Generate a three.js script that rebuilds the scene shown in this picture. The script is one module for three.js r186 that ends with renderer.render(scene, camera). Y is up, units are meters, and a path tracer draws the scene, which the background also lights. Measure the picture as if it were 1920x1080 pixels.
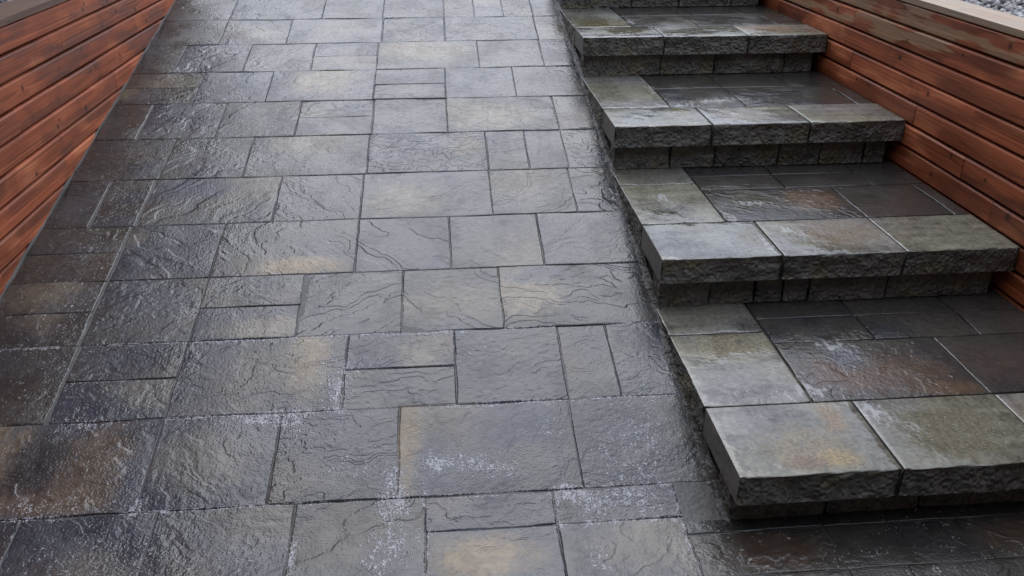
import * as THREE from 'three';
import { mergeGeometries } from 'three/addons/utils/BufferGeometryUtils.js';

// ---------------------------------------------------------------- camera, sky, sun, exposure
const scene = new THREE.Scene();
const camera = new THREE.PerspectiveCamera(2 * Math.atan(540 / 1600.1) * 180 / Math.PI, 16 / 9, 0.05, 600);
camera.position.set(-0.654, 1.457, 1.499);
camera.lookAt(-0.654 + 0.0748, 1.457 - 0.4525, 1.499 - 0.8886);

const SUN = new THREE.Vector3(-0.05, 0.76, -0.65).normalize();
const sun = new THREE.DirectionalLight(new THREE.Color(1.0, 0.975, 0.945), 0.6);
sun.position.copy(SUN).multiplyScalar(20); sun.target.position.set(-0.4, 0.3, -1.5);
sun.castShadow = true; sun.shadow.radius = 80; sun.shadow.mapSize.set(2048, 2048);
Object.assign(sun.shadow.camera, { left: -6, right: 6, top: 6, bottom: -6, near: 1, far: 50 });
scene.add(sun, sun.target);

const renderer = new THREE.WebGLRenderer({ antialias: true });
renderer.toneMapping = THREE.LinearToneMapping;
renderer.toneMappingExposure = 1.38;
renderer.shadowMap.enabled = true;
renderer.shadowMap.type = THREE.PCFSoftShadowMap;

// ---------------------------------------------------------------- noise
let rs = 20240611;
const rnd = () => { rs = (rs + 0x6d2b79f5) | 0; let t = Math.imul(rs ^ (rs >>> 15), 1 | rs); t = (t + Math.imul(t ^ (t >>> 7), 61 | t)) ^ t; return ((t ^ (t >>> 14)) >>> 0) / 4294967296; };
const rr = (a, b) => a + (b - a) * rnd();
const PERM = new Uint8Array(512), VAL = new Float32Array(256);
{ const p = [...Array(256).keys()]; for (let i = 255; i > 0; i--) { const j = Math.floor(rnd() * (i + 1)); [p[i], p[j]] = [p[j], p[i]]; } for (let i = 0; i < 512; i++) PERM[i] = p[i & 255]; for (let i = 0; i < 256; i++) VAL[i] = rnd(); }
function vn(x, y) {                                     // smooth value noise, 0..1
  const xi = Math.floor(x), yi = Math.floor(y), a = x - xi, b = y - yi, X = xi & 255, Y = yi & 255, X1 = (X + 1) & 255, Y1 = (Y + 1) & 255;
  const u = a * a * a * (a * (a * 6 - 15) + 10), v = b * b * b * (b * (b * 6 - 15) + 10);
  const p = PERM[X], q = PERM[X1];
  const k00 = VAL[PERM[p + Y]], k10 = VAL[PERM[q + Y]], k01 = VAL[PERM[p + Y1]], k11 = VAL[PERM[q + Y1]];
  return k00 + (k10 - k00) * u + (k01 - k00 + (k00 - k10 - k01 + k11) * u) * v;
}
const fbm = (x, y, o) => { let s = 0, a = 0.5, t = 0; for (let i = 0; i < o; i++) { s += a * vn(x, y); t += a; a *= 0.5; x = x * 2.03 + 17.3; y = y * 2.01 + 5.7; } return s / t; };
const clamp = (x, a = 0, b = 1) => x < a ? a : x > b ? b : x;
const sst = (a, b, x) => { const t = clamp((x - a) / (b - a)); return t * t * (3 - 2 * t); };
const mix = (a, b, t) => a + (b - a) * t;

// overcast sky, the cloud thinner round the hidden sun
{
  const W = 512, H = 256, d = new Float32Array(W * H * 4);
  for (let j = 0; j < H; j++) for (let i = 0; i < W; i++) {
    const el = ((j + 0.5) / H - 0.5) * Math.PI, az = ((i + 0.5) / W - 0.5) * 2 * Math.PI;
    const y = Math.sin(el), x = Math.cos(el) * Math.cos(az), z = Math.cos(el) * Math.sin(az);
    const ang = Math.acos(clamp(x * SUN.x + y * SUN.y + z * SUN.z, -1, 1));
    const k = 1 / (Math.max(y, 0) + 0.25), c = fbm(x * k * 2.2 + 40, z * k * 2.2 + 40, 4) - 0.5;
    let L = 0.68 + 0.16 * Math.max(y, 0) + 0.50 * Math.exp(-((ang / 0.75) ** 2));
    L *= 1 + 0.55 * c;
    if (y < 0) L *= 0.6;
    const o = (j * W + i) * 4;
    d[o] = L * 0.90; d[o + 1] = L * 0.965; d[o + 2] = L * 1.15; d[o + 3] = 1;
  }
  const t = new THREE.DataTexture(d, W, H, THREE.RGBAFormat, THREE.FloatType);
  t.mapping = THREE.EquirectangularReflectionMapping; t.magFilter = THREE.LinearFilter; t.minFilter = THREE.LinearFilter; t.needsUpdate = true;
  scene.background = t; scene.environment = t;
}

// ---------------------------------------------------------------- helpers
const taken = {};
const numbered = (n) => { const k = taken[n] = (taken[n] ?? -1) + 1; return k ? n + '_' + String(k).padStart(3, '0') : n; };
function tag(o, label, category, group, kind) { if (label) o.userData.label = label; if (category) o.userData.category = category; if (group) o.userData.group = group; if (kind) o.userData.kind = kind; return o; }
function base(name, pos = [0, 0, 0]) { const g = new THREE.Group(); g.name = numbered(name); g.position.set(...pos); scene.add(g); return g; }
function add(name, geo, mat, parent = scene) {
  const m = new THREE.Mesh(geo, mat); m.name = parent === scene ? numbered(name) : name;
  m.castShadow = m.receiveShadow = true; parent.add(m); return m;
}
const SRGB = new Uint8Array(4097); for (let i = 0; i <= 4096; i++) { const c = i / 4096; SRGB[i] = Math.round(255 * (c <= 0.0031308 ? 12.92 * c : 1.055 * Math.pow(c, 1 / 2.4) - 0.055)); }
const enc = (c) => SRGB[clamp(c * 4096 | 0, 0, 4096)];
// a pair of maps: colour (bytes) and relief in metres + roughness (floats)
class Maps {
  constructor(w, h) { this.w = w; this.h = h; this.c = new Uint8Array(w * h * 4).fill(255); this.r = new Float32Array(w * h * 2); for (let i = 0; i < w * h; i++) { this.c[i * 4] = this.c[i * 4 + 1] = this.c[i * 4 + 2] = 62; this.r[i * 2 + 1] = 0.3; } }
  put(i, r, g, b, height, rough) { const o = i * 4; this.c[o] = enc(r); this.c[o + 1] = enc(g); this.c[o + 2] = enc(b); this.r[i * 2] = height; this.r[i * 2 + 1] = rough; }
  material(opts = {}, wrap = THREE.RepeatWrapping) {
    const a = new THREE.DataTexture(this.c, this.w, this.h, THREE.RGBAFormat), b = new THREE.DataTexture(this.r, this.w, this.h, THREE.RGFormat, THREE.FloatType);
    a.colorSpace = THREE.SRGBColorSpace;
    for (const t of [a, b]) { t.wrapS = t.wrapT = wrap; t.magFilter = THREE.LinearFilter; t.minFilter = THREE.LinearFilter; t.needsUpdate = true; }
    return new THREE.MeshPhysicalMaterial({ map: a, bumpMap: b, bumpScale: 1, roughnessMap: b, roughness: 1, ...opts });
  }
}
const plain = (r, g, b, rough = 0.8, o = {}) => new THREE.MeshPhysicalMaterial({ color: new THREE.Color().setRGB(r, g, b), roughness: rough, ...o });

// ---------------------------------------------------------------- measures (metres; y = 0 is the paving at the foot of the steps)
const RISE = 0.18, RUN = 0.803, OVER = 0.062, THICK = 0.082;
const PHI = Math.atan(RISE / RUN), CP = Math.cos(PHI), SP = Math.sin(PHI), ZH = -0.062, HB = 0.07;
const XL = -2.06, XR = 1.149;
const rampY = (z) => Math.max(0, (ZH - z) * RISE / RUN);
const STOP = 0.9 / SP;                                   // slope length of the path
function PS(s) {                                         // point on the path's middle line: [y, z, tilt]
  if (s > STOP) return [0.9, ZH - STOP * CP - (s - STOP), 0];
  if (s >= HB) return [s * SP, ZH - s * CP, PHI];
  if (s <= -HB) return [0, ZH - s, 0];
  const t = (s + HB) / (2 * HB);
  return [PHI * (s + HB) * (s + HB) / (4 * HB), ZH - s + t * t * (1 - CP) * HB, PHI * t];
}
const pathPoint = (u, s, h) => { const [y, z, a] = PS(s); return [u, y + h * Math.cos(a), z + h * Math.sin(a)]; };

// ---------------------------------------------------------------- split slate and stamped stone
// relief of a cleft face at (x, y) metres: thin layers broken off along wandering edges
function cleft(x, y, S) {
  const c = Math.cos(S.th), n = Math.sin(S.th), a = (x * c + y * n), b = (-x * n + y * c);
  const wx = (vn(a * 14 + S.o, b * 14) - 0.5) * 0.05 + (vn(a * 45, b * 45 + S.o) - 0.5) * 0.012, wy = (vn(a * 14, b * 14 + S.o + 31) - 0.5) * 0.05 + (vn(a * 45 + 60, b * 45 + S.o) - 0.5) * 0.012;
  const f = fbm((a + wx) * S.fa + S.o, (b + wy) * S.fb + S.o * 0.7, 4) * S.k, i = Math.floor(f), fr = f - i;
  const e = sst(0.70, 0.98, fr), layers = i + e;
  const act = sst(0.30, 0.62, fbm(x * 8 + S.o * 2, y * 8, 2));            // some of the face is smooth, some broken
  const chip = vn((a + wx) * S.fa * 4 + 9, (b + wy) * S.fb * 3.4 + S.o) - 0.5, peb = vn(x * 75 + S.o, y * 85) - 0.5;
  return layers * S.step + (chip * S.rip + peb * 0.0006 * (S.peb ?? 1)) * (0.35 + 0.9 * act);
}
const grain = (x, y) => (vn(x * 210, y * 230) - 0.5) * 0.00045 + (vn(x * 480 + 7, y * 500) - 0.5) * 0.00025;

function slabLook(x0, x1, s0, s1, o = {}) {
  const th = o.th ?? (rnd() < 0.38 ? (rnd() < 0.5 ? -1 : 1) * rr(0.45, 0.95) : rr(-0.3, 0.3)), bold = rnd(), sz = rr(0.5, 1.25);
  return { x0, x1, s0, s1, th, o: rr(0, 200), fa: rr(4, 7) * sz * (o.fa ?? 1), fb: rr(10, 16) * sz * (o.fb ?? 1), k: rr(3.5, 8), step: mix(0.0005, 0.0016, bold * bold) * (o.relief ?? 1), rip: rr(0.0002, 0.0010) * (o.relief ?? 1), peb: rr(0.3, 1.3) * (o.relief ?? 1), wet: rnd(),
    tone: rr(0.86, 1.14), warm: clamp(rr(-0.25, 0.85)), patches: [], ...o };
}

// ---- the sloped path: joints read off the module of about 0.158 m
const ROWS = {                                           // joints across each course, and courses halved along the middle
  '-2': [[XL, -1.73, -1.26, -0.79, -0.47, -0.155, 0], []],
  '-1': [[XL, -1.57, -1.1, -0.79, -0.32, 0], [2]],
  0: [[XL, -1.73, -1.255, -0.94, -0.62, -0.46, -0.305, -0.145, 0], []],
  1: [[XL, -1.73, -1.405, -0.935, -0.62, -0.15, 0], []],
  2: [[XL, -1.88, -1.565, -1.255, -0.95, -0.465, -0.155, 0], [3]],
  3: [[XL, -1.73, -1.42, -0.95, -0.63, -0.315, 0], [0, 3]],
  4: [[XL, -1.89, -1.58, -1.26, -0.945, -0.63, -0.16, 0], [3]],
  5: [[XL, -1.73, -1.42, -0.95, -0.475, -0.315, -0.16, 0], []],
  6: [[XL, -1.90, -1.74, -1.27, -0.96, -0.48, -0.17, 0], []],
  7: [[XL, -1.75, -1.43, -0.96, -0.64, -0.325, 0], [0]],
  8: [[XL, -1.75, -1.43, -1.12, -0.80, -0.485, 0], [0, 2]],
  9: [[XL, -1.745, -1.435, -0.96, -0.64, -0.325, -0.175, 0], [1, 3]],
  10: [[XL, -1.435, -1.12, -0.80, -0.33, 0], []],
  11: [[XL, -1.70, -1.38, -1.05, -0.73, -0.41, -0.10], [4, 5]],
};
const SK = 0.1209, PITCH = 0.3059, SB = -0.18;
const slabs = [];
for (let r = -2; r <= 11; r++) {
  const [xs, halves] = ROWS[r], s0 = r === 11 ? SB : SK + (10 - r) * PITCH, s1 = r === 11 ? SK : Math.min(s0 + PITCH, r === -2 ? STOP : 99);
  for (let i = 0; i + 1 < xs.length; i++) {
    if (halves.includes(i)) { const m = r === 11 ? 0.016 : (s0 + s1) / 2 + rr(-0.006, 0.006); slabs.push(slabLook(xs[i], xs[i + 1], s0, m), slabLook(xs[i], xs[i + 1], m, s1)); }
    else slabs.push(slabLook(xs[i], xs[i + 1], s0, s1));
  }
}
const at = (x, s) => slabs.find((b) => x >= b.x0 && x < b.x1 && s >= b.s0 && s < b.s1);
// diagonal clefts seen on single slabs
for (const [x, s, th, k] of [[-1.42, 2.1, 0.75, 0.8], [-0.8, 1.2, -0.7, 0.8], [-0.48, 1.2, -0.75, 0.8], [-0.65, 0.9, -0.75, 0.8], [-0.96, 0.9, 0.5, 0.9], [-0.85, -0.08, 0.5, 0.9], [-1.55, 1.8, 0.7, 0.9], [-1.5, 1.2, -0.6, 0.8], [-1.6, 1.5, 0.8, 0.8]]) {
  const b = at(x, s); if (b) { b.th = th; b.fa *= 0.35 * k; b.fb *= 0.75; b.k = 5; b.step = 0.0014; }
}
const OCHRE = [0.200, 0.142, 0.076], TAN = [0.215, 0.175, 0.115], RUST = [0.105, 0.075, 0.052], BLUE = [0.038, 0.043, 0.062], DARK = [0.020, 0.021, 0.022];
const stain = (x, s, rx, ry, col, w = 0.85) => { const b = at(x, s); if (b) b.patches.push({ x, s, rx, ry, col, w, o: rr(0, 90) }); };
for (const p of [
  [-1.15, 1.085, 0.13, 0.045, OCHRE, 1], [-1.17, 2.46, 0.16, 0.12, TAN], [-1.07, 0.66, 0.055, 0.16, OCHRE, 0.8], [-0.775, 0.28, 0.035, 0.17, OCHRE], [-1.58, 0.25, 0.10, 0.16, RUST], [-1.70, 0.17, 0.14, 0.05, RUST], [-0.60, -0.07, 0.12, 0.06, OCHRE, 0.95],
  [-0.41, 0.90, 0.11, 0.10, TAN, 0.85], [-0.75, 2.77, 0.2, 0.11, TAN, 0.7], [-0.8, 1.46, 0.13, 0.11, TAN, 0.5], [-0.42, 2.09, 0.18, 0.1, TAN, 0.6], [-1.15, 3.07, 0.13, 0.08, TAN, 0.5], [-0.35, 1.55, 0.15, 0.11, TAN, 0.3], [-0.6, 0.88, 0.10, 0.08, OCHRE, 0.3],
  [-0.66, 0.68, 0.16, 0.07, TAN, 0.35], [-1.2, 1.91, 0.17, 0.1, TAN, 0.45], [-1.88, 0.3, 0.12, 0.14, OCHRE, 0.55], [-1.30, 0.27, 0.12, 0.1, TAN, 0.3], [-1.2, 0.75, 0.1, 0.07, TAN, 0.25], [-0.55, 1.85, 0.09, 0.08, TAN, 0.4],
  [-1.24, 0.55, 0.10, 0.12, RUST, 0.25], [-1.27, -0.10, 0.08, 0.1, RUST, 0.35], [-1.52, -0.08, 0.12, 0.1, OCHRE, 0.2],
  [-1.56, 1.58, 0.12, 0.07, BLUE, 0.9], [-0.76, 1.88, 0.13, 0.08, BLUE, 0.6], [-0.36, 0.985, 0.10, 0.04, BLUE, 0.95], [-0.49, 0.36, 0.11, 0.09, BLUE, 0.85], [-0.71, 0.2, 0.06, 0.12, BLUE, 0.8], [-0.57, 0.16, 0.16, 0.03, BLUE, 0.6], [-1.34, 3.12, 0.1, 0.06, BLUE, 0.4],
  [-1.38, 2.47, 0.08, 0.1, BLUE, 0.6], [-1.0, 2.4, 0.08, 0.11, BLUE, 0.7], [-0.54, 2.41, 0.11, 0.11, BLUE, 0.5], [-0.76, 2.11, 0.12, 0.1, BLUE, 0.4], [-0.7, 1.62, 0.13, 0.05, BLUE, 0.6], [-1.73, 0.29, 0.07, 0.1, DARK, 0.85], [-1.56, 0.94, 0.10, 0.09, BLUE, 0.5],
  [-1.66, 0.5, 0.09, 0.05, BLUE, 0.6], [-0.55, 1.2, 0.13, 0.12, BLUE, 0.5], [-0.95, 0.3, 0.14, 0.14, BLUE, 0.4], [-1.46, 0.24, 0.05, 0.1, BLUE, 0.4], [-1.1, 1.62, 0.12, 0.12, BLUE, 0.35], [-1.1, 1.17, 0.1, 0.05, BLUE, 0.45],
]) stain(...p);
for (const b of slabs) for (let n = 1 + Math.floor(rnd() * 3); n > 0; n--) b.patches.unshift({ x: rr(b.x0, b.x1), s: rr(b.s0, b.s1), rx: rr(0.05, 0.17), ry: rr(0.04, 0.12), col: [TAN, BLUE, BLUE, [0.075, 0.060, 0.047], [0.062, 0.066, 0.076]][Math.floor(rnd() * 5)], w: rr(0.2, 0.5), o: rr(0, 90) });
for (const b of slabs) if (b.x1 < -1.7 && b.s0 > 0.4) { b.warm = 1.1; b.tone *= 0.82; }           // browner border course, with the dark mirrored house also put into its tone
// dried white salts washed over the lower courses
const SALTS = [[-0.81, 0.16, 0.02, 0.05, 1.3], [-0.815, 0.10, 0.03, 0.03, 1.5], [-0.37, 0.115, 0.02, 0.012, 1.4], [-0.73, 0.12, 0.01, 0.02, 1.3], [-1.44, 0.14, 0.012, 0.03, 1.3], [-0.41, 0.06, 0.008, 0.06, 1.2], [-0.25, 0.012, 0.16, 0.006, 1.2], [-1.1, 0.425, 0.08, 0.008, 1.2], [-0.965, 0.46, 0.008, 0.04, 1.2], [-1.27, 0.724, 0.15, 0.006, 1.0], [-0.75, 0.724, 0.2, 0.006, 1.0], [-0.6, 0.418, 0.2, 0.007, 0.9], [-0.55, 0.116, 0.16, 0.006, 1.1], [-0.725, -0.08, 0.01, 0.08, 0.9], [-1.04, -0.05, 0.01, 0.06, 1.0], [-0.105, -0.05, 0.014, 0.08, 1.1], [-0.92, 0.23, 0.07, 0.045, 0.8], [-0.62, 0.225, 0.08, 0.03, 0.95], [-0.53, 0.19, 0.05, 0.025, 0.9], [-0.72, 0.22, 0.05, 0.04, 0.75], [-0.37, 0.11, 0.035, 0.02, 1.05], [-0.325, 0.06, 0.03, 0.04, 0.95],
  [-0.25, 0.07, 0.06, 0.03, 0.5], [-0.18, 0.1, 0.05, 0.04, 0.55], [-0.39, 0.33, 0.03, 0.05, 0.75], [-0.23, 0.2, 0.1, 0.1, 0.55], [-0.97, 0.47, 0.03, 0.06, 0.85], [-1.03, 0.57, 0.07, 0.08, 0.68], [-1.1, 0.40, 0.04, 0.03, 0.9], [-1.25, 0.4, 0.11, 0.018, 0.8],
  [-1.08, 0.33, 0.04, 0.04, 0.7], [-1.16, 0.41, 0.05, 0.02, 0.85], [-0.12, 0.35, 0.07, 0.14, 0.55], [-0.89, 0.59, 0.07, 0.05, 0.6], [-0.6, 0.64, 0.12, 0.05, 0.52], [-0.84, -0.07, 0.05, 0.06, 0.75], [-0.79, 0.0, 0.05, 0.05, 0.8], [-0.33, -0.09, 0.03, 0.05, 0.8],
  [-1.62, 0.42, 0.1, 0.02, 0.6], [-1.66, 0.15, 0.12, 0.03, 0.5], [-0.7, 0.9, 0.14, 0.1, 0.42], [-1.0, 0.98, 0.05, 0.04, 0.45], [-0.15, 0.02, 0.06, 0.03, 0.45], [-1.5, -0.03, 0.15, 0.1, 0.45], [-1.15, -0.03, 0.1, 0.06, 0.5], [-1.85, 2.8, 0.05, 0.3, 0.45], [-1.72, 2.2, 0.08, 0.25, 0.45], [-1.6, 2.0, 0.07, 0.1, 0.4], [-1.85, 1.0, 0.15, 0.6, 0.3]];

function slateColor(b, x, s, out) {
  const m = fbm(x * 7 + b.o, s * 7 + b.o * 1.3, 3), f = vn(x * 90 + 3, s * 90), t = clamp(b.warm + (m - 0.5) * 1.6);
  const k = b.tone * (0.66 + 0.5 * m + 0.30 * (f - 0.5));
  let r = mix(0.045, 0.060, t) * k, g = mix(0.048, 0.055, t) * k, bl = mix(0.059, 0.047, t) * k;
  for (const p of b.patches) {
    const dx = (x - p.x) / p.rx, dy = (s - p.s) / p.ry, d2 = dx * dx + dy * dy;
    if (d2 > 5) continue;
    const w = p.w * sst(0.12, 0.80, Math.exp(-d2 * 0.7) * (0.25 + 0.9 * fbm(x * 26 + p.o, s * 36 + p.o, 3) + 0.45 * vn(x * 150 + p.o, s * 150)));
    const v = 0.75 + 0.5 * vn(x * 60 + p.o, s * 60);
    r = mix(r, p.col[0] * v, w); g = mix(g, p.col[1] * v, w); bl = mix(bl, p.col[2] * v, w);
  }
  out[0] = r; out[1] = g; out[2] = bl;
}
const X0 = -2.1, XW = 2.15;
function paintPath(size, sLow, sHigh) {
  const M = new Maps(size, size), px = size / XW, py = size / (sHigh - sLow), col = [0, 0, 0];
  for (const b of slabs) {
    if (b.s1 < sLow || b.s0 > sHigh) continue;
    const i0 = Math.max(0, Math.floor((b.x0 - X0) * px) - 3), i1 = Math.min(size - 1, Math.ceil((b.x1 - X0) * px) + 3);
    const j0 = Math.max(0, Math.floor((b.s0 - sLow) * py) - 3), j1 = Math.min(size - 1, Math.ceil((b.s1 - sLow) * py) + 3);
    const salts = SALTS.filter((q) => Math.abs(q[1] - (b.s0 + b.s1) / 2) < 0.2 + 3 * q[3] && Math.abs(q[0] - (b.x0 + b.x1) / 2) < 0.3 + 3 * q[2]);
    for (let j = j0; j <= j1; j++) for (let i = i0; i <= i1; i++) {
      const x = X0 + (i + 0.5) / px, s = sLow + (j + 0.5) / py;
      slateColor(b, x, s, col);
      let h = cleft(x, s, b) + grain(x, s), rough = 0.14 + 0.13 * sst(0.3, 0.7, fbm(x * 9 + 5, s * 9, 3) + 0.2 * (b.wet - 0.5)) + 0.12 * vn(x * 70, s * 70);
      let q = 0.10;
      if (s < 1.15) { const ed = Math.min(b.s1 - s, 0.02), k = Math.exp(-(ed * ed) / 0.00004) * sst(0.30, 0.6, vn(x * 7 + b.o, b.s1 * 9)) * sst(1.15, 0.6, s); q += 1.5 * k; }
      for (const p of salts) { const dx = (x - p[0]) / p[2], dy = (s - p[1]) / p[3], d2 = dx * dx + dy * dy; if (d2 < 9) q += p[4] * Math.exp(-d2 * 0.55); }
      const g = 0.42 * vn(x * 260 + 50, s * 230) + 0.48 * vn(x * 430, s * 400) + 0.27 * vn(x * 75, s * 75);
      const w = sst(0.0, 0.22, g - 0.93 + 0.38 * Math.min(q, 1.3));
      if (w > 0) { const a = w * (0.5 + 0.5 * vn(x * 120 + 9, s * 120)); col[0] = mix(col[0], 0.44, a); col[1] = mix(col[1], 0.44, a); col[2] = mix(col[2], 0.46, a); h += w * 0.0007; rough = mix(rough, 0.45, w); }
      M.put(j * size + i, col[0], col[1], col[2], h, rough);
    }
  }
  return M.material({ ior: 1.58 }, THREE.MirroredRepeatWrapping);
}
const NEAR = [SB - 0.02, 1.95], FAR = [1.95, 4.12];
const matNear = paintPath(2048, ...NEAR), matFar = paintPath(1536, ...FAR);

// a slab with a worn, rolled edge lying on point(u, s, h); width lines finer at the rim
function slabGeo(x0, x1, s0, s1, point, uv, o = {}) {
  const gp = o.gaps ?? [0, 0, 0, 0].fill(o.gap ?? 0.0010), dep = o.depth ?? 0.0036, cell = o.cell ?? 0.03, wav = o.wave ?? 0.0026, und = o.undulate ?? 0.0022, sd = o.seed ?? rr(0, 99);
  const lines = (a, b) => { const n = Math.max(2, Math.round((b - a) / cell)), l = [a, a + 0.0010, a + 0.0045]; for (let i = 1; i < n; i++) l.push(mix(a + 0.0045, b - 0.0045, i / n)); l.push(b - 0.0045, b - 0.0010, b); return l; };
  const us = lines(x0 + gp[0], x1 - gp[1]), ss = lines(s0 + gp[2], s1 - gp[3]), nu = us.length, ns = ss.length, P = [], T = [], I = [];
  const drop = [dep, dep * 0.22, 0.0003];
  for (let j = 0; j < ns; j++) for (let i = 0; i < nu; i++) {
    const e = Math.min(i, nu - 1 - i), f = Math.min(j, ns - 1 - j), k = Math.min(e, f);
    let u = us[i], s = ss[j];
    const wu = e < 3 ? 1 : 0, ws = f < 3 ? 1 : 0;
    if (wu) u += (fbm(s * 16 + sd, i < 3 ? 3.1 : 8.7, 3) - 0.5) * 2 * wav;
    if (ws) s += (fbm(us[i] * 16 + sd, j < 3 ? 13.1 : 18.7, 3) - 0.5) * 2 * wav;
    let h = (vn(u * 7 + sd, s * 7) - 0.5) * 2 * und + (o.lift ?? 0);
    if (k < 3) h -= drop[k] * (0.75 + 0.5 * vn(u * 30 + sd, s * 30));
    P.push(...point(u, s, h)); T.push(...uv(u, s));
  }
  for (let j = 0; j + 1 < ns; j++) for (let i = 0; i + 1 < nu; i++) { const a = j * nu + i; I.push(a, a + 1, a + nu + 1, a, a + nu + 1, a + nu); }
  const g = new THREE.BufferGeometry();
  g.setAttribute('position', new THREE.Float32BufferAttribute(P, 3)); g.setAttribute('uv', new THREE.Float32BufferAttribute(T, 2)); g.setIndex(I); g.computeVertexNormals();
  return g;
}

const path = base('paved_path', [0, 0, 0]);
tag(path, 'wet grey slate-textured paved slope climbing beside the stone steps', 'path', null, 'structure');
const tooled = (x, b) => (Math.abs(x + 1.745) < 0.012 && b.s0 > 0.4 && b.s1 < 2.1 ? 0.0045 : Math.abs(x + 1.9) < 0.011 && b.s0 > 1.2 ? 0.004 : rr(0.0001, 0.0013));
for (const b of slabs) {
  const far = b.s0 >= FAR[0] - 0.12 && (b.s0 + b.s1) / 2 > FAR[0], L = far ? FAR : NEAR;
  const m = add('paving_slab', slabGeo(b.x0, b.x1, b.s0, b.s1, pathPoint, (u, s) => [(u - X0) / XW, (s - L[0]) / (L[1] - L[0])], { cell: 0.035, lift: rr(-0.0009, 0.0009), gaps: [tooled(b.x0, b), tooled(b.x1, b), rr(0.0001, 0.0012), rr(0.0001, 0.0012)] }), far ? matFar : matNear, path);
  const p = b.patches.find((q) => q.w >= 0.8 && (q.col === OCHRE || q.col === RUST));
  if (p) m.userData.label = p.col === RUST ? 'paving slab with a rust brown and black stain' : 'paving slab with an ochre stain';
}

// paving in front of the first step, and the courses towards the viewer
const footLooks = []; let footMat;
{
  const M = new Maps(1024, 320), w = 1.32, s0 = -0.20, s1 = 0.02, xa = -0.12, col = [0, 0, 0];
  const xs = [-0.10, 0.235, 0.562, 0.88, XR];
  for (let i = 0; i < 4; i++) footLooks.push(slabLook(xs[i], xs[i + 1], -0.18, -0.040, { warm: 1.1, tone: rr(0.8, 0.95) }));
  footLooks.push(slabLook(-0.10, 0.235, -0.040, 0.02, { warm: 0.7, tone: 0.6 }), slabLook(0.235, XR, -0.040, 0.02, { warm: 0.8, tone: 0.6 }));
  footLooks[0].patches.push({ x: 0.1, s: -0.12, rx: 0.12, ry: 0.06, col: [0.075, 0.047, 0.032], w: 0.7, o: 3 });
  footLooks[2].patches.push({ x: 0.74, s: -0.11, rx: 0.14, ry: 0.06, col: [0.085, 0.055, 0.036], w: 0.7, o: 8 });
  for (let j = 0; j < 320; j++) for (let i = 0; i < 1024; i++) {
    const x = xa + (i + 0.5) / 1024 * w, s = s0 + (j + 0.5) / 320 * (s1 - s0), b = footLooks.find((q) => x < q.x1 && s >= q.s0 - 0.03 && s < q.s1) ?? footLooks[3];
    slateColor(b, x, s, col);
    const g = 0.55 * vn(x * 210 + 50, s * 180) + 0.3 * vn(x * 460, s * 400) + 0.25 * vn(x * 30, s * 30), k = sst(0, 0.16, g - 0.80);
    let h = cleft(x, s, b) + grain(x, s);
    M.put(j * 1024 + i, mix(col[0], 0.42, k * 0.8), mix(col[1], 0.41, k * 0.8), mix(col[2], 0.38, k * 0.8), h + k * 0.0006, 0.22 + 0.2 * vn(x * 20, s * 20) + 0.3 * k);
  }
  const mat = M.material({ ior: 1.6 }, THREE.MirroredRepeatWrapping);
  footMat = mat;
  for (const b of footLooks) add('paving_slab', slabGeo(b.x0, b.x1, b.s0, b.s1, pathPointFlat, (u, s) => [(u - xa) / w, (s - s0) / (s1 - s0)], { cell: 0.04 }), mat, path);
}
function pathPointFlat(u, s, h) { return [u, h, ZH - s]; }
for (let r = 0; r < 5; r++) {
  const s1 = SB - r * PITCH, s0 = s1 - PITCH; let x = XL;
  while (x < XR - 0.05) {
    let e = x + [0.315, 0.475, 0.315, 0.158][Math.floor(rnd() * 4)]; if (x < -0.1 && e > -0.2) e = -0.1; if (e > XR - 0.12) e = XR;
    add('paving_slab', slabGeo(x, e, s0, s1, pathPointFlat, x > -0.11 ? (u, s) => [(u + 0.12) / 1.32, (s + 0.20) / 0.22] : (u, s) => [(u - X0) / XW, (s - NEAR[0]) / (NEAR[1] - NEAR[0])], { cell: 0.06 }), x > -0.11 ? footMat : matNear, path); x = e;
  }
}
for (let r = 0; r < 6; r++) {                               // the level ground at the head of the slope
  const s0 = STOP + r * PITCH, s1 = s0 + PITCH; let x = XL;
  while (x < 0) {
    let e = x + [0.315, 0.475, 0.315][Math.floor(rnd() * 3)]; if (e > -0.12) e = 0;
    add('paving_slab', slabGeo(x, e, s0, s1, pathPoint, (u, s) => [(u - X0) / XW, (s - FAR[0]) / (FAR[1] - FAR[0])], { cell: 0.06 }), matFar, path); x = e;
  }
}
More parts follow.
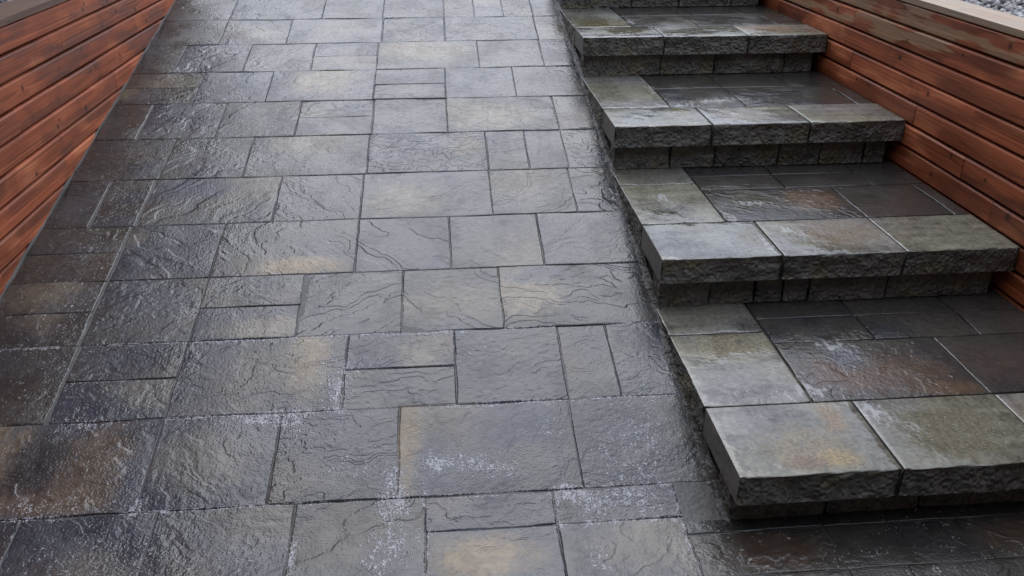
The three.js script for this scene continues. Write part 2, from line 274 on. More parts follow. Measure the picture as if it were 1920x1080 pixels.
// gritty bed the slabs are pressed into; shows in the joints
const bedMaps = new Maps(256, 256);
for (let j = 0; j < 256; j++) for (let i = 0; i < 256; i++) { const n = fbm(i / 6, j / 6, 2), k = 0.75 + 0.6 * (n - 0.5); bedMaps.put(j * 256 + i, 0.12 * k, 0.117 * k, 0.113 * k, n * 0.001, 0.5); }
const matBed = bedMaps.material();
{
  const P = [], T = [], I = []; const ss = []; for (let s = -1.8; s <= STOP + 1.9; s += 0.05) ss.push(s);
  const xs = [XL - 0.012, -1, 0.03];
  ss.forEach((s) => xs.forEach((x) => { P.push(...pathPoint(x, s, -0.0030)); T.push(x / 0.3, s / 0.3); }));
  for (let j = 0; j + 1 < ss.length; j++) for (let i = 0; i < 2; i++) { const a = j * 3 + i; I.push(a, a + 1, a + 4, a, a + 4, a + 3); }
  const g = new THREE.BufferGeometry(); g.setAttribute('position', new THREE.Float32BufferAttribute(P, 3)); g.setAttribute('uv', new THREE.Float32BufferAttribute(T, 2)); g.setIndex(I); g.computeVertexNormals();
  const f = new THREE.PlaneGeometry(1.13, 1.9).rotateX(-Math.PI / 2).translate(0.03 + 0.565, -0.0030, 0.85);
  add('joint_bed', mergeGeometries([g, f]), matBed, path);
}

// ---------------------------------------------------------------- stone steps
const splitMaps = new Maps(1024, 512);                     // rock-faced stone, 1.2 m by 0.6 m
for (let j = 0; j < 512; j++) for (let i = 0; i < 1024; i++) {
  const x = i / 1024 * 1.2, y = j / 512 * 0.6, a = fbm(x * 14, y * 14, 4), b = fbm(x * 55 + 9, y * 55, 3), c = vn(x * 240, y * 240), m = sst(0.5, 0.72, fbm(x * 9 + 30, y * 12 + 4, 3));
  const k = 0.45 + 0.75 * a + 0.5 * (b - 0.5), w = sst(0.86, 0.97, c * 0.7 + 0.3 * vn(x * 90, y * 90));
  let r = mix(0.170, 0.176, m) * k, g = mix(0.164, 0.160, m) * k, bl = mix(0.142, 0.104, m) * k;
  splitMaps.put(j * 1024 + i, mix(r, 0.32, w), mix(g, 0.31, w), mix(bl, 0.28, w), b * 0.010 + (vn(x * 120, y * 120) - 0.5) * 0.006, 0.38 + 0.25 * b);
}
const matSplit = splitMaps.material();
const matMortar = plain(0.05, 0.047, 0.042, 0.8);

// block with flat top and rock-faced front (z = 0 side) and, if asked, rock-faced flank (x = 0 side)
function stoneGeo(w, hgt, d, o = {}) {
  const sd = rr(0, 200), P = [], T = [], I = [], groups = [], rough = o.front ?? 0.011, flank = o.flank ?? 0;
  const lines = (L, c) => { const n = Math.max(2, Math.round(L / c)), l = [0, 0.0045]; for (let i = 1; i < n; i++) l.push(mix(0.0045, L - 0.0045, i / n)); l.push(L - 0.0045, L); return l; };
  const push = (x, y, z, u, v) => {
    let X = x, Y = y, Z = z;
    const rim = Math.min(x, w - x) < 0.0015 || Math.min(-z, d + z) < 0.0015;
    if (Math.abs(y - hgt) < 1e-6 && rim) Y -= 0.0022;
    const ed = (t, L) => sst(-0.004, 0.02, t) * sst(-0.004, 0.016, y);
    if (z > -1e-6) { const t = ed(hgt - y, 9), n = fbm(x * 24 + sd, y * 30, 4) - 0.5, c = Math.floor(fbm(x * 9 + sd, y * 16 + 5, 2) * 5) / 5 - 0.5; Z += rough * (0.25 + 0.75 * t) * (1.6 * n + 0.9 * c - 0.25) - 0.004 * (1 - sst(0, 0.012, Math.min(x, w - x))); if (Math.abs(y - hgt) < 1e-6) { const q = sst(0.5, 0.78, fbm(x * 30 + sd, 2, 3)); Y -= 0.008 * q; Z -= 0.006 * q; } }
    if (x < 1e-6 && flank) { const t = ed(hgt - y, 9), n = fbm(z * 26 + sd, y * 30 + 70, 4) - 0.5; X -= flank * (0.2 + 0.8 * t) * (2 * n - 0.1); }
    P.push(X, Y, Z); T.push(u, v);
  };
  const face = (as, bs, f, mat) => {
    const o0 = P.length / 3, n = as.length, start = I.length;
    for (const b of bs) for (const a of as) push(...f(a, b));
    for (let j = 0; j + 1 < bs.length; j++) for (let i = 0; i + 1 < n; i++) { const a = o0 + j * n + i; I.push(a, a + 1, a + n + 1, a, a + n + 1, a + n); }
    groups.push([start, I.length - start, mat]);
  };
  const c = o.cell ?? 0.016, xs = lines(w, c), ys = lines(hgt, c), zs = lines(d, o.zcell ?? c), xt = o.top ? lines(w, c) : lines(w, c), ou = sd * 0.13, ov = sd * 0.29;
  const top = o.top ?? ((x, z) => [(x + ou) / 1.2, (z + ov) / 0.6]);
  face(xt, zs, (a, b) => [a, hgt, -b, ...top(a, -b)], o.top ? 0 : 1);                                        // top
  face(xs, ys, (a, b) => [a, b, 0, (a + ou) / 1.2, (b + ov) / 0.6], 1);                                      // front
  face(zs.slice().reverse(), ys, (a, b) => [0, b, -a, (a + ou) / 1.2, (b + ov) / 0.6], flank || !o.top ? 1 : 2);   // flank
  face(zs, [0, hgt], (a, b) => [w, b, -a, (a + ou) / 1.2, (b + ov) / 0.6], 1);
  face(xs, [0, d], (a, b) => [a, 0, b - d, (a + ou) / 1.2, (b + ov) / 0.6], 1);
  const g = new THREE.BufferGeometry();
  g.setAttribute('position', new THREE.Float32BufferAttribute(P, 3)); g.setAttribute('uv', new THREE.Float32BufferAttribute(T, 2)); g.setIndex(I);
  for (const q of groups) g.addGroup(...q);
  g.computeVertexNormals();
  return g;
}

const GAP = 0.0025, TD = RUN + OVER + 0.012, TX = 1.16, TZ = 0.9;
const LAY = [                                               // joints of the tread: copings, edge stones, pavers
  { c: [0, 0.391, 0.782, 1.146], cz: 0.288, ex: 0.290, ez: [0.288, 0.66, TD], p: [[0.288, 0.59, [0.29, 0.776, 1.088, 1.146]], [0.59, 0.735, [0.29, 0.605, 0.93, 1.146]], [0.735, TD, [0.29, 0.605, 0.93, 1.146]]] },
  { c: [0, 0.381, 0.774, 1.146], cz: 0.285, ex: 0.288, ez: [0.285, 0.66, TD], p: [[0.285, 0.592, [0.288, 0.776, 1.088, 1.146]], [0.592, 0.737, [0.288, 0.607, 0.94, 1.146]], [0.737, TD, [0.288, 0.607, 0.94, 1.146]]] },
  { c: [0, 0.380, 0.764, 1.146], cz: 0.262, ex: 0.283, ez: [0.262, TD], p: [[0.262, 0.578, [0.283, 0.595, 1.068, 1.146]], [0.578, TD, [0.283, 0.593, 0.9, 1.146]]] },
  { c: [0, 0.375, 0.77, 1.146], cz: 0.265, ex: 0.283, ez: [0.265, TD], p: [[0.265, 0.578, [0.283, 0.605, 1.0, 1.146]], [0.578, TD, [0.283, 0.66, 0.95, 1.146]]] },
  { c: [0, 0.390, 0.78, 1.146], cz: 0.28, ex: 0.288, ez: [0.28, 0.66, TD], p: [[0.28, 0.59, [0.288, 0.776, 1.146]], [0.59, TD, [0.288, 0.605, 0.93, 1.146]]] },
];
const BLOCKS = [[0.01, 0.26, 0.5, 0.83, 1.105], [0.01, 0.173, 0.32, 0.411, 0.496, 0.754, 1.105], [0.01, 0.235, 0.411, 0.668, 0.836, 1.016, 1.105], [0.01, 0.375, 0.631, 0.968, 1.105], [0.01, 0.40, 0.66, 0.95, 1.105]];
const TREADPATCH = [                                        // stains on treads: x, depth, radii, colour, weight
  [[0.42, 0.42, 0.09, 0.08, [0.12, 0.075, 0.055], 0.8, 1], [0.58, 0.40, 0.13, 0.09, [0.105, 0.07, 0.046], 0.75, 1], [0.47, 0.50, 0.05, 0.06, [0.10, 0.11, 0.125], 0.7, 1], [0.68, 0.32, 0.08, 0.03, [0.12, 0.078, 0.046], 0.75, 1], [0.9, 0.42, 0.1, 0.08, [0.075, 0.055, 0.045], 0.5, 1],
    [0.2, 0.10, 0.10, 0.075, [0.21, 0.165, 0.085], 0.75, 0], [0.26, 0.05, 0.045, 0.03, [0.28, 0.20, 0.07], 0.8, 0], [0.17, 0.045, 0.04, 0.025, [0.15, 0.085, 0.045], 0.8, 0], [0.31, 0.22, 0.03, 0.06, [0.24, 0.16, 0.08], 0.7, 0], [0.56, 0.14, 0.13, 0.1, [0.165, 0.152, 0.10], 0.7, 0], [0.15, 0.58, 0.12, 0.07, [0.245, 0.215, 0.135], 0.7, 0], [0.15, 0.77, 0.1, 0.05, [0.16, 0.145, 0.105], 0.6, 0], [0.83, 0.12, 0.1, 0.12, [0.24, 0.19, 0.11], 0.5, 0]],
  [[0.66, 0.46, 0.10, 0.09, [0.135, 0.085, 0.052], 0.85, 1], [0.45, 0.48, 0.07, 0.07, [0.10, 0.09, 0.055], 0.6, 1], [0.93, 0.44, 0.13, 0.12, [0.055, 0.047, 0.042], 0.6, 1], [0.33, 0.16, 0.045, 0.07, [0.15, 0.14, 0.088], 0.7, 0], [0.6, 0.16, 0.14, 0.09, [0.21, 0.165, 0.115], 0.7, 0], [0.15, 0.55, 0.1, 0.07, [0.17, 0.165, 0.12], 0.5, 0], [0.14, 0.75, 0.1, 0.06, [0.16, 0.15, 0.11], 0.6, 0], [0.48, 0.08, 0.03, 0.03, [0.15, 0.15, 0.08], 0.7, 0]],
  [[0.52, 0.13, 0.1, 0.08, [0.21, 0.17, 0.115], 0.7, 0], [0.45, 0.33, 0.1, 0.06, [0.10, 0.085, 0.06], 0.6, 1], [0.3, 0.2, 0.05, 0.06, [0.22, 0.2, 0.11], 0.6, 0], [0.15, 0.5, 0.1, 0.1, [0.2, 0.19, 0.15], 0.5, 0]],
  [[0.17, 0.33, 0.12, 0.16, [0.135, 0.118, 0.06], 0.85, 0], [0.2, 0.12, 0.12, 0.09, [0.16, 0.14, 0.08], 0.7, 0], [0.9, 0.16, 0.15, 0.08, [0.26, 0.17, 0.10], 0.7, 0], [0.6, 0.35, 0.2, 0.08, [0.10, 0.085, 0.055], 0.5, 1]],
  [],
];
const flankMaps = new Maps(256, 128);
for (let j = 0; j < 128; j++) for (let i = 0; i < 256; i++) { const m = fbm(i / 22, j / 9, 4), f = vn(i / 1.6, j / 1.6), k = 0.5 + 0.75 * m + 0.3 * (f - 0.5); flankMaps.put(j * 256 + i, 0.195 * k, 0.188 * k, 0.160 * k, m * 0.002 + f * 0.0006, 0.5); }
const matFlank = flankMaps.material();          // sawn end of the corner coping
const GLINTS = [[[0.30, 0.34, 0.05, 0.03], [0.43, 0.24, 0.03, 0.05], [0.45, 0.56, 0.04, 0.03]], [[0.13, 0.52, 0.02, 0.05], [0.31, 0.32, 0.02, 0.05], [0.36, 0.10, 0.015, 0.06], [0.46, 0.20, 0.03, 0.03], [0.42, 0.44, 0.06, 0.02]], [[0.27, 0.55, 0.012, 0.12], [0.33, 0.30, 0.07, 0.03], [0.37, 0.12, 0.02, 0.06], [0.5, 0.36, 0.1, 0.03]], [[0.30, 0.42, 0.02, 0.08], [0.37, 0.16, 0.018, 0.1], [0.80, 0.10, 0.08, 0.03], [0.2, 0.08, 0.05, 0.02]], []];   // white wet glints painted into the tread colour
function treadMaterial(k) {
  const L = LAY[k], W = k < 3 ? 1024 : 512, H = W * 3 / 4, M = new Maps(W, H), pieces = [], col = [0, 0, 0];
  for (let i = 0; i < 3; i++) pieces.push([L.c[i], L.c[i + 1], 0, L.cz, 0]);
  for (let i = 0; i + 1 < L.ez.length; i++) pieces.push([0, L.ex, L.ez[i], L.ez[i + 1], 0]);
  for (const [a, b, xs] of L.p) for (let i = 0; i + 1 < xs.length; i++) pieces.push([xs[i], xs[i + 1], a, b, 1]);
  const looks = pieces.map(([x0, x1, s0, s1, dark]) => ({ ...slabLook(x0, x1, s0, s1, dark ? { warm: rr(0.8, 1.3), tone: rr(0.85, 1.1), relief: 1 } : { relief: 0.10, tone: rr(0.9, 1.1), fa: 1.5 }), dark,
    patches: TREADPATCH[k].filter((p) => p[0] >= x0 && p[0] < x1 && p[1] >= s0 && p[1] < s1 && p[6] === dark).map((p) => ({ x: p[0], s: p[1], rx: p[2], ry: p[3], col: p[4], w: p[5], o: rr(0, 90) })) }));
  for (let j = 0; j < H; j++) for (let i = 0; i < W; i++) {
    const x = (i + 0.5) / W * TX, s = (j + 0.5) / H * TZ;
    const b = looks.find((q) => x >= q.x0 - 0.001 && x < q.x1 + 0.001 && s >= q.s0 - 0.001 && s < q.s1 + 0.001) ?? looks[looks.length - 1];
    let h, rough;
    if (b.dark) { slateColor(b, x, s, col); h = cleft(x, s, b) + grain(x, s); rough = 0.12 + 0.2 * vn(x * 15, s * 15); }
    else {
      const m = fbm(x * 8 + b.o, s * 8, 4), f = vn(x * 120, s * 120), st = fbm(x * 5 + b.o, s * 34, 3), pit = sst(0.74, 0.90, 0.6 * vn(x * 150 + 9, s * 150) + 0.4 * vn(x * 330, s * 330)) * sst(0.4, 0.65, fbm(x * 7 + 60 + b.o, s * 7, 2));
      const kk = b.tone * (0.36 + 0.86 * m + 0.40 * (f - 0.5) + 0.50 * (st - 0.5) + 0.2 * (vn(x * 48 + b.o, s * 52) - 0.5)) * (1 - 0.6 * pit);
      col[0] = 0.228 * kk; col[1] = 0.222 * kk; col[2] = mix(0.200, 0.168, sst(0.35, 0.7, fbm(x * 4 + b.o + 5, s * 4, 2))) * kk;
      for (const p of b.patches) { const dx = (x - p.x) / p.rx, dy = (s - p.s) / p.ry, d2 = dx * dx + dy * dy; if (d2 > 5) continue; const w = p.w * sst(0.15, 0.7, Math.exp(-d2 * 0.6) * (0.1 + 0.8 * fbm(x * 26 + p.o, s * 30, 3) + 0.7 * vn(x * 170 + p.o, s * 170))), v = 0.55 + 0.9 * vn(x * 190, s * 190); for (let c = 0; c < 3; c++) col[c] = mix(col[c], p.col[c] * v, w); }
      h = cleft(x, s, b) + (f - 0.5) * 0.0003 - pit * 0.0009 + (vn(x * 25, s * 25) - 0.5) * 0.0012; rough = b === looks[0] && k === 1 ? 0.05 + 0.1 * pit : 0.06 + 0.20 * sst(0.3, 0.7, fbm(x * 9 + b.o, s * 9, 3)) + 0.15 * pit;
    }
    let q = 0; for (const [qx, qs, ra, rb] of GLINTS[k]) { const dx = (x - qx) / ra, dy = (s - qs) / rb, d2 = dx * dx + dy * dy; if (d2 < 6) q += Math.exp(-d2); }
    if (q > 0.02) { const w = sst(0.55, 0.8, 0.55 * vn(x * 110 + 4, s * 70) + 0.3 * vn(x * 300, s * 300) + 0.42 * Math.min(q, 1)) * 0.5; for (let c = 0; c < 3; c++) col[c] = mix(col[c], 0.5, w); h += w * 0.0008; }
    M.put(j * W + i, col[0], col[1], col[2], h, rough);
  }
  return M.material({ ior: 1.6 }, THREE.ClampToEdgeWrapping);
}
const STEPLABEL = ['lowest stone step with buff coping and a smooth end face by the path', 'second stone step from the bottom with a shiny wet corner coping', 'third stone step from the bottom with pale coping and dark tread', 'fourth stone step from the bottom with olive stained corner', 'uppermost stone step cut off by the top of the picture'];
for (let k = 0; k < 5; k++) {
  const g = base('stone_step', [0, k * RISE, -k * RUN]), L = LAY[k], mt = treadMaterial(k), cell = k < 2 ? 0.012 : 0.016;
  tag(g, STEPLABEL[k], 'step', 'flight of stone steps');
  const place = (name, geo, m, x, y, z) => { const o = add(name, geo, m, g); o.position.set(x, y, z); return o; };
  const T0 = (x0, z0) => (x, z) => [(x0 + x) / TX, (z0 - z) / TZ];
  for (let i = 0; i < 3; i++) place('coping_stone', stoneGeo(L.c[i + 1] - L.c[i] - 2 * GAP, THICK, L.cz - 2 * GAP, { top: T0(L.c[i] + GAP, 0), cell, zcell: 0.03 }), [mt, matSplit, matFlank], L.c[i] + (i ? GAP : 0), RISE - THICK + rr(-0.001, 0.001), 0);
  for (let i = 0; i + 1 < L.ez.length; i++) place('edge_stone', stoneGeo(L.ex - 2 * GAP, THICK, L.ez[i + 1] - L.ez[i] - 2 * GAP, { top: T0(0, L.ez[i] + GAP), front: 0.0005, flank: 0.008, cell: 0.018 }), [mt, matSplit, matFlank], 0, RISE - THICK + rr(-0.001, 0.001), -L.ez[i] - GAP);
  for (const [a, b, xs] of L.p) for (let i = 0; i + 1 < xs.length; i++)
    add('tread_slab', slabGeo(xs[i], xs[i + 1], a, b, (u, s, h) => [u, RISE + h, -s], (u, s) => [u / TX, s / TZ], { gap: 0.002, depth: 0.006, lift: -0.002, undulate: 0.0015 }), mt, g);
  const B = BLOCKS[k];
  for (let i = 0; i + 1 < B.length; i++) place('riser_block', stoneGeo(B[i + 1] - B[i] - 0.0045, RISE - THICK - 0.004, 0.1, { front: 0.009, cell: 0.014, flank: i ? 0 : 0.006 }), matSplit, B[i], 0.001, -(k ? 0.034 : OVER) + rr(-0.004, 0.004));
  const core = new THREE.BoxGeometry(1.08, RISE - 0.008, TD - 0.16 + 0.06).translate(0.56, (RISE - 0.008) / 2, -0.12 - (TD - 0.1) / 2);
  add('mortar_core', core, matMortar, g);
}

// ---- rough mortar haunch between path and steps
{
  const P = [], T = [], I = [], n = 9, ss = []; for (let s = -0.05; s < STOP - 0.2; s += 0.011) ss.push(s);
  for (const s of ss) for (let i = 0; i < n; i++) {
    const t = i / (n - 1), end = sst(-0.06, 0.15, s), wdt = (0.012 + 0.026 * fbm(s * 14, 4, 3)) * (0.4 + 0.6 * end), hh = (0.010 + 0.022 * fbm(s * 17 + 40, 2, 3)) * end;
    const x = -wdt + t * (wdt + 0.014), h = -0.004 + hh * t * t + (i > 0 ? 0.008 * (fbm(x * 70 + 5, s * 70, 3) - 0.5) : -0.002);
    P.push(...pathPoint(x, s, h)); T.push(s / 1.2, (x + 0.3) / 0.6);
  }
  for (let j = 0; j + 1 < ss.length; j++) for (let i = 0; i + 1 < n; i++) { const a = j * n + i; I.push(a, a + 1, a + n + 1, a, a + n + 1, a + n); }
  const g = new THREE.BufferGeometry(); g.setAttribute('position', new THREE.Float32BufferAttribute(P, 3)); g.setAttribute('uv', new THREE.Float32BufferAttribute(T, 2)); g.setIndex(I); g.computeVertexNormals();
  const hm = new Maps(512, 256); for (let j = 0; j < 256; j++) for (let i = 0; i < 512; i++) { const x = i / 512 * 1.2, y = j / 256 * 0.6, n = fbm(x * 60, y * 60, 3), c = vn(x * 210, y * 210), k = 0.5 + 0.9 * n, w = sst(0.82, 0.95, c); hm.put(j * 512 + i, mix(0.050 * k, 0.24, w), mix(0.047 * k, 0.23, w), mix(0.042 * k, 0.21, w), n * 0.005 + c * 0.002, 0.5); }
  tag(add('mortar_edging', g, hm.material()), 'rough dark mortar edging between the paved slope and the step sides', 'edging');
}

// ---------------------------------------------------------------- timber retaining walls
const WROWS = 16, BL = 2.4, BP = 0.0855;
const woodMaps = new Maps(2048, WROWS * 96);
{
  for (let r = 0; r < WROWS; r++) {
    const o = rr(0, 200), tone = rr(0.88, 1.12), red = rr(-0.1, 0.15), worn = r >= 12, knots = [], gouge = [];
    for (let i = 0, n = 2 + Math.floor(rnd() * 4); i < n; i++) knots.push([rr(0.05, 2.35), rr(0.015, 0.068), rr(0.006, 0.013)]);
    for (let i = 0, n = 3 + Math.floor(rnd() * 4); i < n; i++) gouge.push([rr(0, 2.4), rr(0.01, 0.05), rr(0.4, 1)]);
    for (let j = 0; j < 96; j++) for (let i = 0; i < 2048; i++) {
      const x = (i + 0.5) / 2048 * BL, y = (j + 0.5) / 96 * BP;
      let bend = 0, dark = 0, ring = 0;
      for (const [kx, ky, kr] of knots) { const dx = (x - kx) / 2.6, dy = y - ky, d = Math.sqrt(dx * dx + dy * dy); bend += (dy > 0 ? 1 : -1) * 0.011 * Math.exp(-((x - kx) ** 2) / 0.0035 - Math.abs(dy) * 45); const q = Math.hypot(x - kx, dy) / kr; dark = Math.max(dark, 1 - sst(0.55, 1.15, q)); ring = Math.max(ring, Math.exp(-((q - 1.1) ** 2) * 14)); }
      const yy = y + bend, g1 = fbm(x * 1.6 + o, yy * 150 + o, 3), g2 = vn(x * 5 + o, yy * 420), bl = fbm(x * 5 + o, y * 16 + o, 3), wet = sst(0.48, 0.60, fbm(x * 2.6 + o + 7, y * 11 + 3, 4));
      let blot = 0; for (const [gx, gw, gs] of gouge) { const d = (x - gx + 0.02 * (vn(y * 60, gx * 9) - 0.5)) / gw; blot += gs * Math.exp(-d * d) * vn(x * 50 + o, y * 30); }
      const k = tone * (0.5 + 0.65 * g1 + 0.3 * (g2 - 0.5) + 0.55 * (bl - 0.5)) * (1 - 0.36 * wet) * (1 - 0.38 * clamp(blot));
      let R = 0.50 * k * (1 + 0.2 * red), G = 0.138 * k, B = 0.054 * k;
      R = mix(R, 0.58 * k, sst(0.52, 0.8, bl)); G = mix(G, 0.19 * k, sst(0.52, 0.8, bl)); B = mix(B, 0.08 * k, sst(0.52, 0.8, bl));
      if (worn) { const w = sst(0.44, 0.56, fbm(x * 2.6 + o, y * 20 + o, 4) + 0.14 * (g1 - 0.5)) * 0.8; const v = 0.7 + 0.6 * g1; R = mix(R, 0.44 * v, w); G = mix(G, 0.28 * v, w); B = mix(B, 0.16 * v, w); }
            const kd = 1 - 0.72 * dark - 0.25 * ring;
      woodMaps.put((r * 96 + j) * 2048 + i, R * kd, G * kd, B * kd, g1 * 0.0007 + g2 * 0.0002 - dark * 0.0004, 0.52 + 0.2 * bl - 0.14 * wet);
    }
  }
}
const matWood = woodMaps.material({}, THREE.MirroredRepeatWrapping);
const capMaps = (pale) => { const M = new Maps(1024, 128), o = pale ? 3 : 70; for (let j = 0; j < 128; j++) for (let i = 0; i < 1024; i++) { const x = i / 1024 * 2.4, y = j / 128 * 0.15, g = fbm(x * 2 + o, y * 120, 3), m = fbm(x * 6 + o, y * 14, 3), k = 0.6 + 0.8 * (g * 0.6 + m * 0.4); const c = pale ? [mix(0.44, 0.34, m), mix(0.36, 0.23, m), mix(0.27, 0.13, m)] : [0.15, 0.085, 0.055]; M.put(j * 1024 + i, c[0] * k, c[1] * k, c[2] * k, g * 0.0008, 0.5); } return M.material(); };
const matCapPale = capMaps(true), matCapDark = capMaps(false), matBacking = plain(0.16, 0.075, 0.04, 0.8);

// a planed board: side = +1 shows its face to +x, -1 to -x; z1 > z0
function boardGeo(side, z0, z1, row) {
  const prof = [[-0.026, 0.002], [-0.009, 0.002], [-0.001, 0.0065], [0, 0.009], [0, 0.0750], [-0.0012, 0.0772], [-0.0075, 0.0812], [-0.026, 0.0835]];
  const n = Math.max(1, Math.round((z1 - z0) / 0.4)), u0 = rnd(), P = [], T = [], I = [], sd = rr(0, 99);
  for (let i = 0; i <= n; i++) for (let q = 0; q < prof.length; q++) {
    const z = mix(z0, z1, i / n), [d, h] = prof[q], wv = (vn(z * 1.3 + sd, 3) - 0.5) * 0.004;
    P.push(side * (d + wv), h + (vn(z * 1.1 + sd, 9) - 0.5) * 0.0016, z); const v = clamp(h / BP, 0.02, 0.98); T.push(u0 + (z - z0) / BL, (row + v) / WROWS);
  }
  const m = prof.length, tri = (a, b, c) => side > 0 ? I.push(a, c, b) : I.push(a, b, c);
  for (let i = 0; i < n; i++) for (let q = 0; q + 1 < m; q++) { const a = i * m + q; tri(a, a + m, a + m + 1); tri(a, a + m + 1, a + 1); }
  for (const e of [0, n]) for (let q = 1; q + 1 < m; q++) { const a = e * m; e ? tri(a, a + q, a + q + 1) : tri(a, a + q + 1, a + q); }
  let g = new THREE.BufferGeometry(); g.setAttribute('position', new THREE.Float32BufferAttribute(P, 3)); g.setAttribute('uv', new THREE.Float32BufferAttribute(T, 2)); g.setIndex(I);
  g = g.toNonIndexed(); g.computeVertexNormals(); return g;
}
function timberWall(x, side, topY, courses, breaks, worn, label, floorAt, cap) {
  const w = base('timber_wall', [x, 0, 0]); tag(w, label, 'timber wall', 'timber retaining walls');
  for (let c = 0; c < courses; c++) {
    const y = topY - (c + 1) * BP; let zs = (breaks[c] ?? [rr(-2.9, -0.4)]).slice().sort((a, b) => a - b);
    let lo = -4.4; while (lo < 1.3 && floorAt(lo) > y + BP + 0.01) lo += 0.05;
    zs = [lo, ...zs.filter((z) => z > lo + 0.15), 1.4];
    for (let i = 0; i + 1 < zs.length; i++) { const m = add('board', boardGeo(side, zs[i] + 0.0012, zs[i + 1] - 0.0012, worn(c, i) ? 12 + Math.floor(rnd() * 4) : Math.floor(rnd() * 12)), matWood, w); m.position.y = y + 0.002; }
  }
  const h = topY + 0.02;
  add('backing', new THREE.BoxGeometry(0.03, h, 5.8).translate(-side * 0.0415, h / 2 - 0.02, -1.5), matBacking, w);
  const cw = 0.146, cg = new THREE.BoxGeometry(cw, 0.021, 5.8, 1, 1, 12), uvA = cg.attributes.uv, pA = cg.attributes.position;
  for (let i = 0; i < uvA.count; i++) uvA.setXY(i, pA.getZ(i) / 2.4, (pA.getX(i) + pA.getY(i) * 0.9) / 0.15 + 0.5);
  cg.translate(-side * (cw / 2 - 0.003), topY + 0.0115, -1.5);
  add('cap_board', cg, cap, w);
  return w;
}
timberWall(XL, 1, 0.962, 11, { 0: [-2.6], 1: [-1.9], 2: [-2.75], 3: [-1.416, -3.1], 4: [-2.35], 5: [-1.79], 6: [-2.2] }, () => false, 'red-brown stained timber board wall along the paved slope', rampY, matCapDark);
timberWall(XR, -1, 0.951, 11, { 0: [-2.6], 1: [-2.2], 2: [-2.75], 3: [-2.16], 4: [-1.57], 5: [-1.2], 6: [-1.0], 7: [-0.7] }, (c) => c < 2, 'orange-brown timber board wall with worn stain along the stone steps', (z) => (Math.floor(Math.max(0, -z + 0.06) / RUN)) * RISE, matCapPale);

// pale mortar bead where the slope meets the boards
{
  const P = [], T = [], I = [], n = 5, ss = []; for (let s = 0; s < STOP; s += 0.02) ss.push(s);
  for (const s of ss) for (let i = 0; i < n; i++) { const t = i / (n - 1), w = 0.004 + 0.006 * vn(s * 25, 1); const a = pathPoint(XL + t * w - 0.002, s, 0.009 * (1 - t) * (0.5 + vn(s * 30, 7)) - (i === n - 1 ? 0.006 : 0)); P.push(...a); T.push(s, t); }
  for (let j = 0; j + 1 < ss.length; j++) for (let i = 0; i + 1 < n; i++) { const a = j * n + i; I.push(a, a + 1, a + n + 1, a, a + n + 1, a + n); }
  const g = new THREE.BufferGeometry(); g.setAttribute('position', new THREE.Float32BufferAttribute(P, 3)); g.setAttribute('uv', new THREE.Float32BufferAttribute(T, 2)); g.setIndex(I); g.computeVertexNormals();
  tag(add('mortar_bead', g, plain(0.11, 0.10, 0.088, 0.7)), 'thin pale mortar bead where the red-brown boards meet the paving', 'mortar');
}

// ---------------------------------------------------------------- raised ground behind the walls, gravel, far ground
const soilMaps = new Maps(512, 512);
for (let j = 0; j < 512; j++) for (let i = 0; i < 512; i++) { const n = fbm(i / 20, j / 20, 4), f = vn(i / 2, j / 2), k = 0.5 + 0.7 * n + 0.4 * (f - 0.5); soilMaps.put(j * 512 + i, 0.105 * k, 0.088 * k, 0.07 * k, n * 0.02 + f * 0.004, 0.8); }
const matSoil = soilMaps.material();
const planar = (w, d, x, y, z) => { const g = new THREE.PlaneGeometry(w, d).rotateX(-Math.PI / 2).translate(x, y, z), p = g.attributes.position, t = g.attributes.uv; for (let i = 0; i < p.count; i++) t.setXY(i, p.getX(i), p.getZ(i)); return g; };
tag(add('ground', planar(500, 500, 0, -0.06, 0), matSoil), 'bare earth ground reaching away all round the steps', 'ground', null, 'structure');
const terrace = (x0, x1, y, label) => { const g = new THREE.BoxGeometry(x1 - x0, y + 0.05, 13).translate((x0 + x1) / 2, (y - 0.05) / 2, -5.1), p = g.attributes.position, t = g.attributes.uv; for (let i = 0; i < p.count; i++) t.setXY(i, p.getX(i) + p.getY(i), p.getZ(i)); tag(add('terrace_ground', g, matSoil), label, 'terrace', null, 'structure'); };
terrace(-9, XL - 0.058, 0.955, 'raised earth behind the red-brown timber wall');
terrace(XR + 0.058, 9, 0.935, 'raised earth behind the orange-brown timber wall');
tag(add('landing', planar(XR + 0.06, 6, (XR + 0.06) / 2, 5 * RISE - 0.004, -4 * RUN - TD - 3), matSoil), 'level ground at the head of the stone steps', 'landing', null, 'structure');
tag(add('upper_ground', planar(400, 240, 0, 0.86, -120 - 5.2), matSoil), 'level earth stretching away beyond the head of the slope', 'ground', null, 'structure');
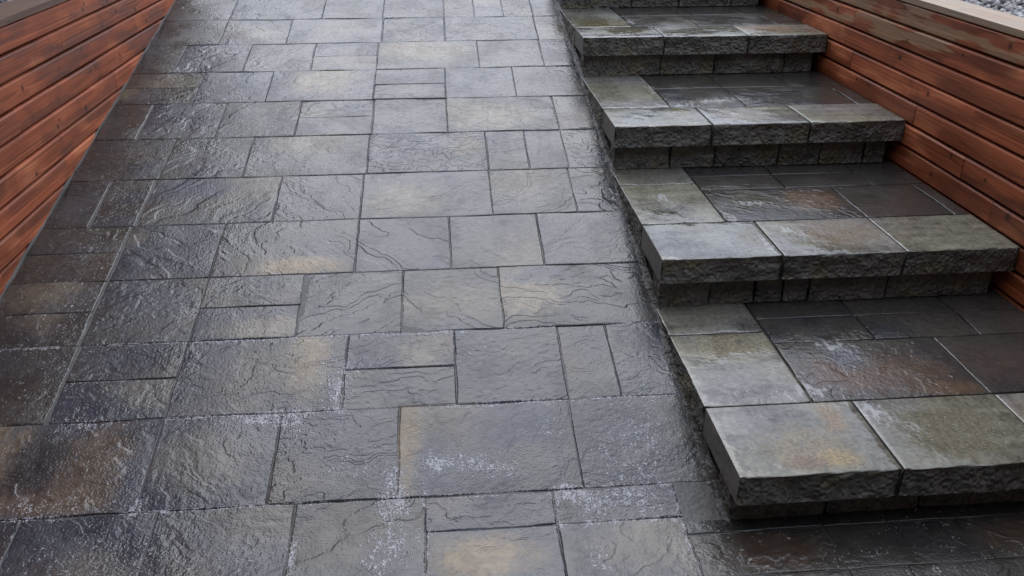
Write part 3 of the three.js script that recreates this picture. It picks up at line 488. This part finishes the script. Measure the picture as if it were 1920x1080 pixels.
function gravel(x0, x1, z0, z1, y, n, label, cols) {
  const g = new THREE.IcosahedronGeometry(1, 1), p = g.attributes.position; for (let i = 0; i < p.count; i++) { const k = 0.8 + 0.4 * vn(p.getX(i) * 2 + 5, p.getY(i) * 2 + p.getZ(i) * 3 + 9); p.setXYZ(i, p.getX(i) * k, p.getY(i) * k, p.getZ(i) * k); } g.computeVertexNormals();
  const m = new THREE.InstancedMesh(g, plain(1, 1, 1, 0.55), n), M = new THREE.Matrix4(), q = new THREE.Quaternion(), e = new THREE.Euler(), c = new THREE.Color();
  for (let i = 0; i < n; i++) { const s = rr(0.006, 0.014); q.setFromEuler(e.set(rr(0, 6), rr(0, 6), rr(0, 6))); M.compose(new THREE.Vector3(rr(x0, x1), y + s * rr(0.1, 0.7), rr(z0, z1)), q, new THREE.Vector3(s * rr(0.8, 1.5), s * rr(0.6, 1), s * rr(0.8, 1.4))); m.setMatrixAt(i, M); const k = cols[Math.floor(rnd() * cols.length)], v = rr(0.8, 1.2); m.setColorAt(i, c.setRGB(k[0] * v, k[1] * v, k[2] * v)); }
  m.name = numbered('gravel'); m.castShadow = m.receiveShadow = true; scene.add(m); tag(m, label, 'gravel', null, 'stuff');
}
const STONES = [[0.42, 0.41, 0.39], [0.30, 0.30, 0.30], [0.12, 0.12, 0.125], [0.06, 0.06, 0.065], [0.5, 0.49, 0.46], [0.2, 0.19, 0.18]];
gravel(XR + 0.15, 2.1, -3.4, -0.7, 0.937, 9000, 'grey and white gravel behind the pale cap of the orange-brown wall', STONES);
gravel(-3.2, XL - 0.185, -4, -1.0, 0.957, 8000, 'pale gravel behind the red-brown timber wall', STONES);

// ---------------------------------------------------------------- the house beside the path (seen only mirrored in the wet paving)
{
  const h = base('brick_house', [-3.9, 0.95, -1.8]); tag(h, 'dark brown house standing beyond the gravel and the red-brown timber wall', 'house');
  const wallM = new Maps(256, 256); for (let j = 0; j < 256; j++) for (let i = 0; i < 256; i++) { const n = fbm(i / 9, j / 9, 3), k = 0.7 + 0.6 * n; wallM.put(j * 256 + i, 0.07 * k, 0.052 * k, 0.04 * k, n * 0.003, 0.85); }
  add('wall', new THREE.BoxGeometry(6, 5.3, 15.6).translate(-3, 2.65, 0), wallM.material(), h);
  const roof = new THREE.Shape([[0.35, 5.2], [0.35, 5.32], [-3, 8], [-6.35, 5.32], [-6.35, 5.2]].map((p) => new THREE.Vector2(...p)));
  add('roof', new THREE.ExtrudeGeometry(roof, { depth: 16.2, bevelEnabled: false }).translate(0, 0, -8.1), plain(0.06, 0.055, 0.055, 0.8), h);
  for (const [z, y] of [[-4.6, 1.2], [-4.6, 3.7], [0.4, 3.7], [4.8, 1.2], [4.8, 3.7]]) {
    const f = add('window_frame', new THREE.BoxGeometry(0.06, 1.25, 1.15).translate(0.02, y + 0.3, z), plain(0.6, 0.6, 0.58, 0.5), h);
    add('pane', new THREE.BoxGeometry(0.02, 1.05, 0.95).translate(0.05, y + 0.3, z), plain(0.03, 0.035, 0.04, 0.08), f);
  }
}

// ---------------------------------------------------------------- unseen building added behind the viewer to keep sky light off the step fronts
{
  const h = base('added_shade_building', [-0.5, -0.05, 3.9]); tag(h, 'added unseen garage building across the forecourt from the steps', 'blocker');
  const M = new Maps(256, 256); for (let j = 0; j < 256; j++) for (let i = 0; i < 256; i++) { const n = fbm(i / 7, j / 7, 3), k = 0.75 + 0.5 * n; M.put(j * 256 + i, 0.09 * k, 0.08 * k, 0.07 * k, n * 0.002, 0.85); }
  add('wall', new THREE.BoxGeometry(13, 5.4, 5).translate(0, 2.7, 2.5), M.material(), h);
  const roof = new THREE.Shape([[0.4, 5.3], [0.4, 5.45], [-2.5, 7.4], [-5.4, 5.45], [-5.4, 5.3]].map((p) => new THREE.Vector2(...p)));
  add('roof', new THREE.ExtrudeGeometry(roof, { depth: 13.6, bevelEnabled: false }).translate(0, 0, -6.8).rotateY(Math.PI / 2), plain(0.06, 0.055, 0.055, 0.8), h);
  const d = add('added_door', new THREE.BoxGeometry(4.8, 2.2, 0.06).translate(0, 1.15, -0.02), plain(0.07, 0.07, 0.07, 0.5), h);
  for (let i = 0; i < 5; i++) add('added_panel', new THREE.BoxGeometry(4.6, 0.38, 0.03).translate(0, 0.32 + i * 0.42, -0.06), plain(0.08, 0.08, 0.08, 0.5), d);
}

renderer.render(scene, camera);
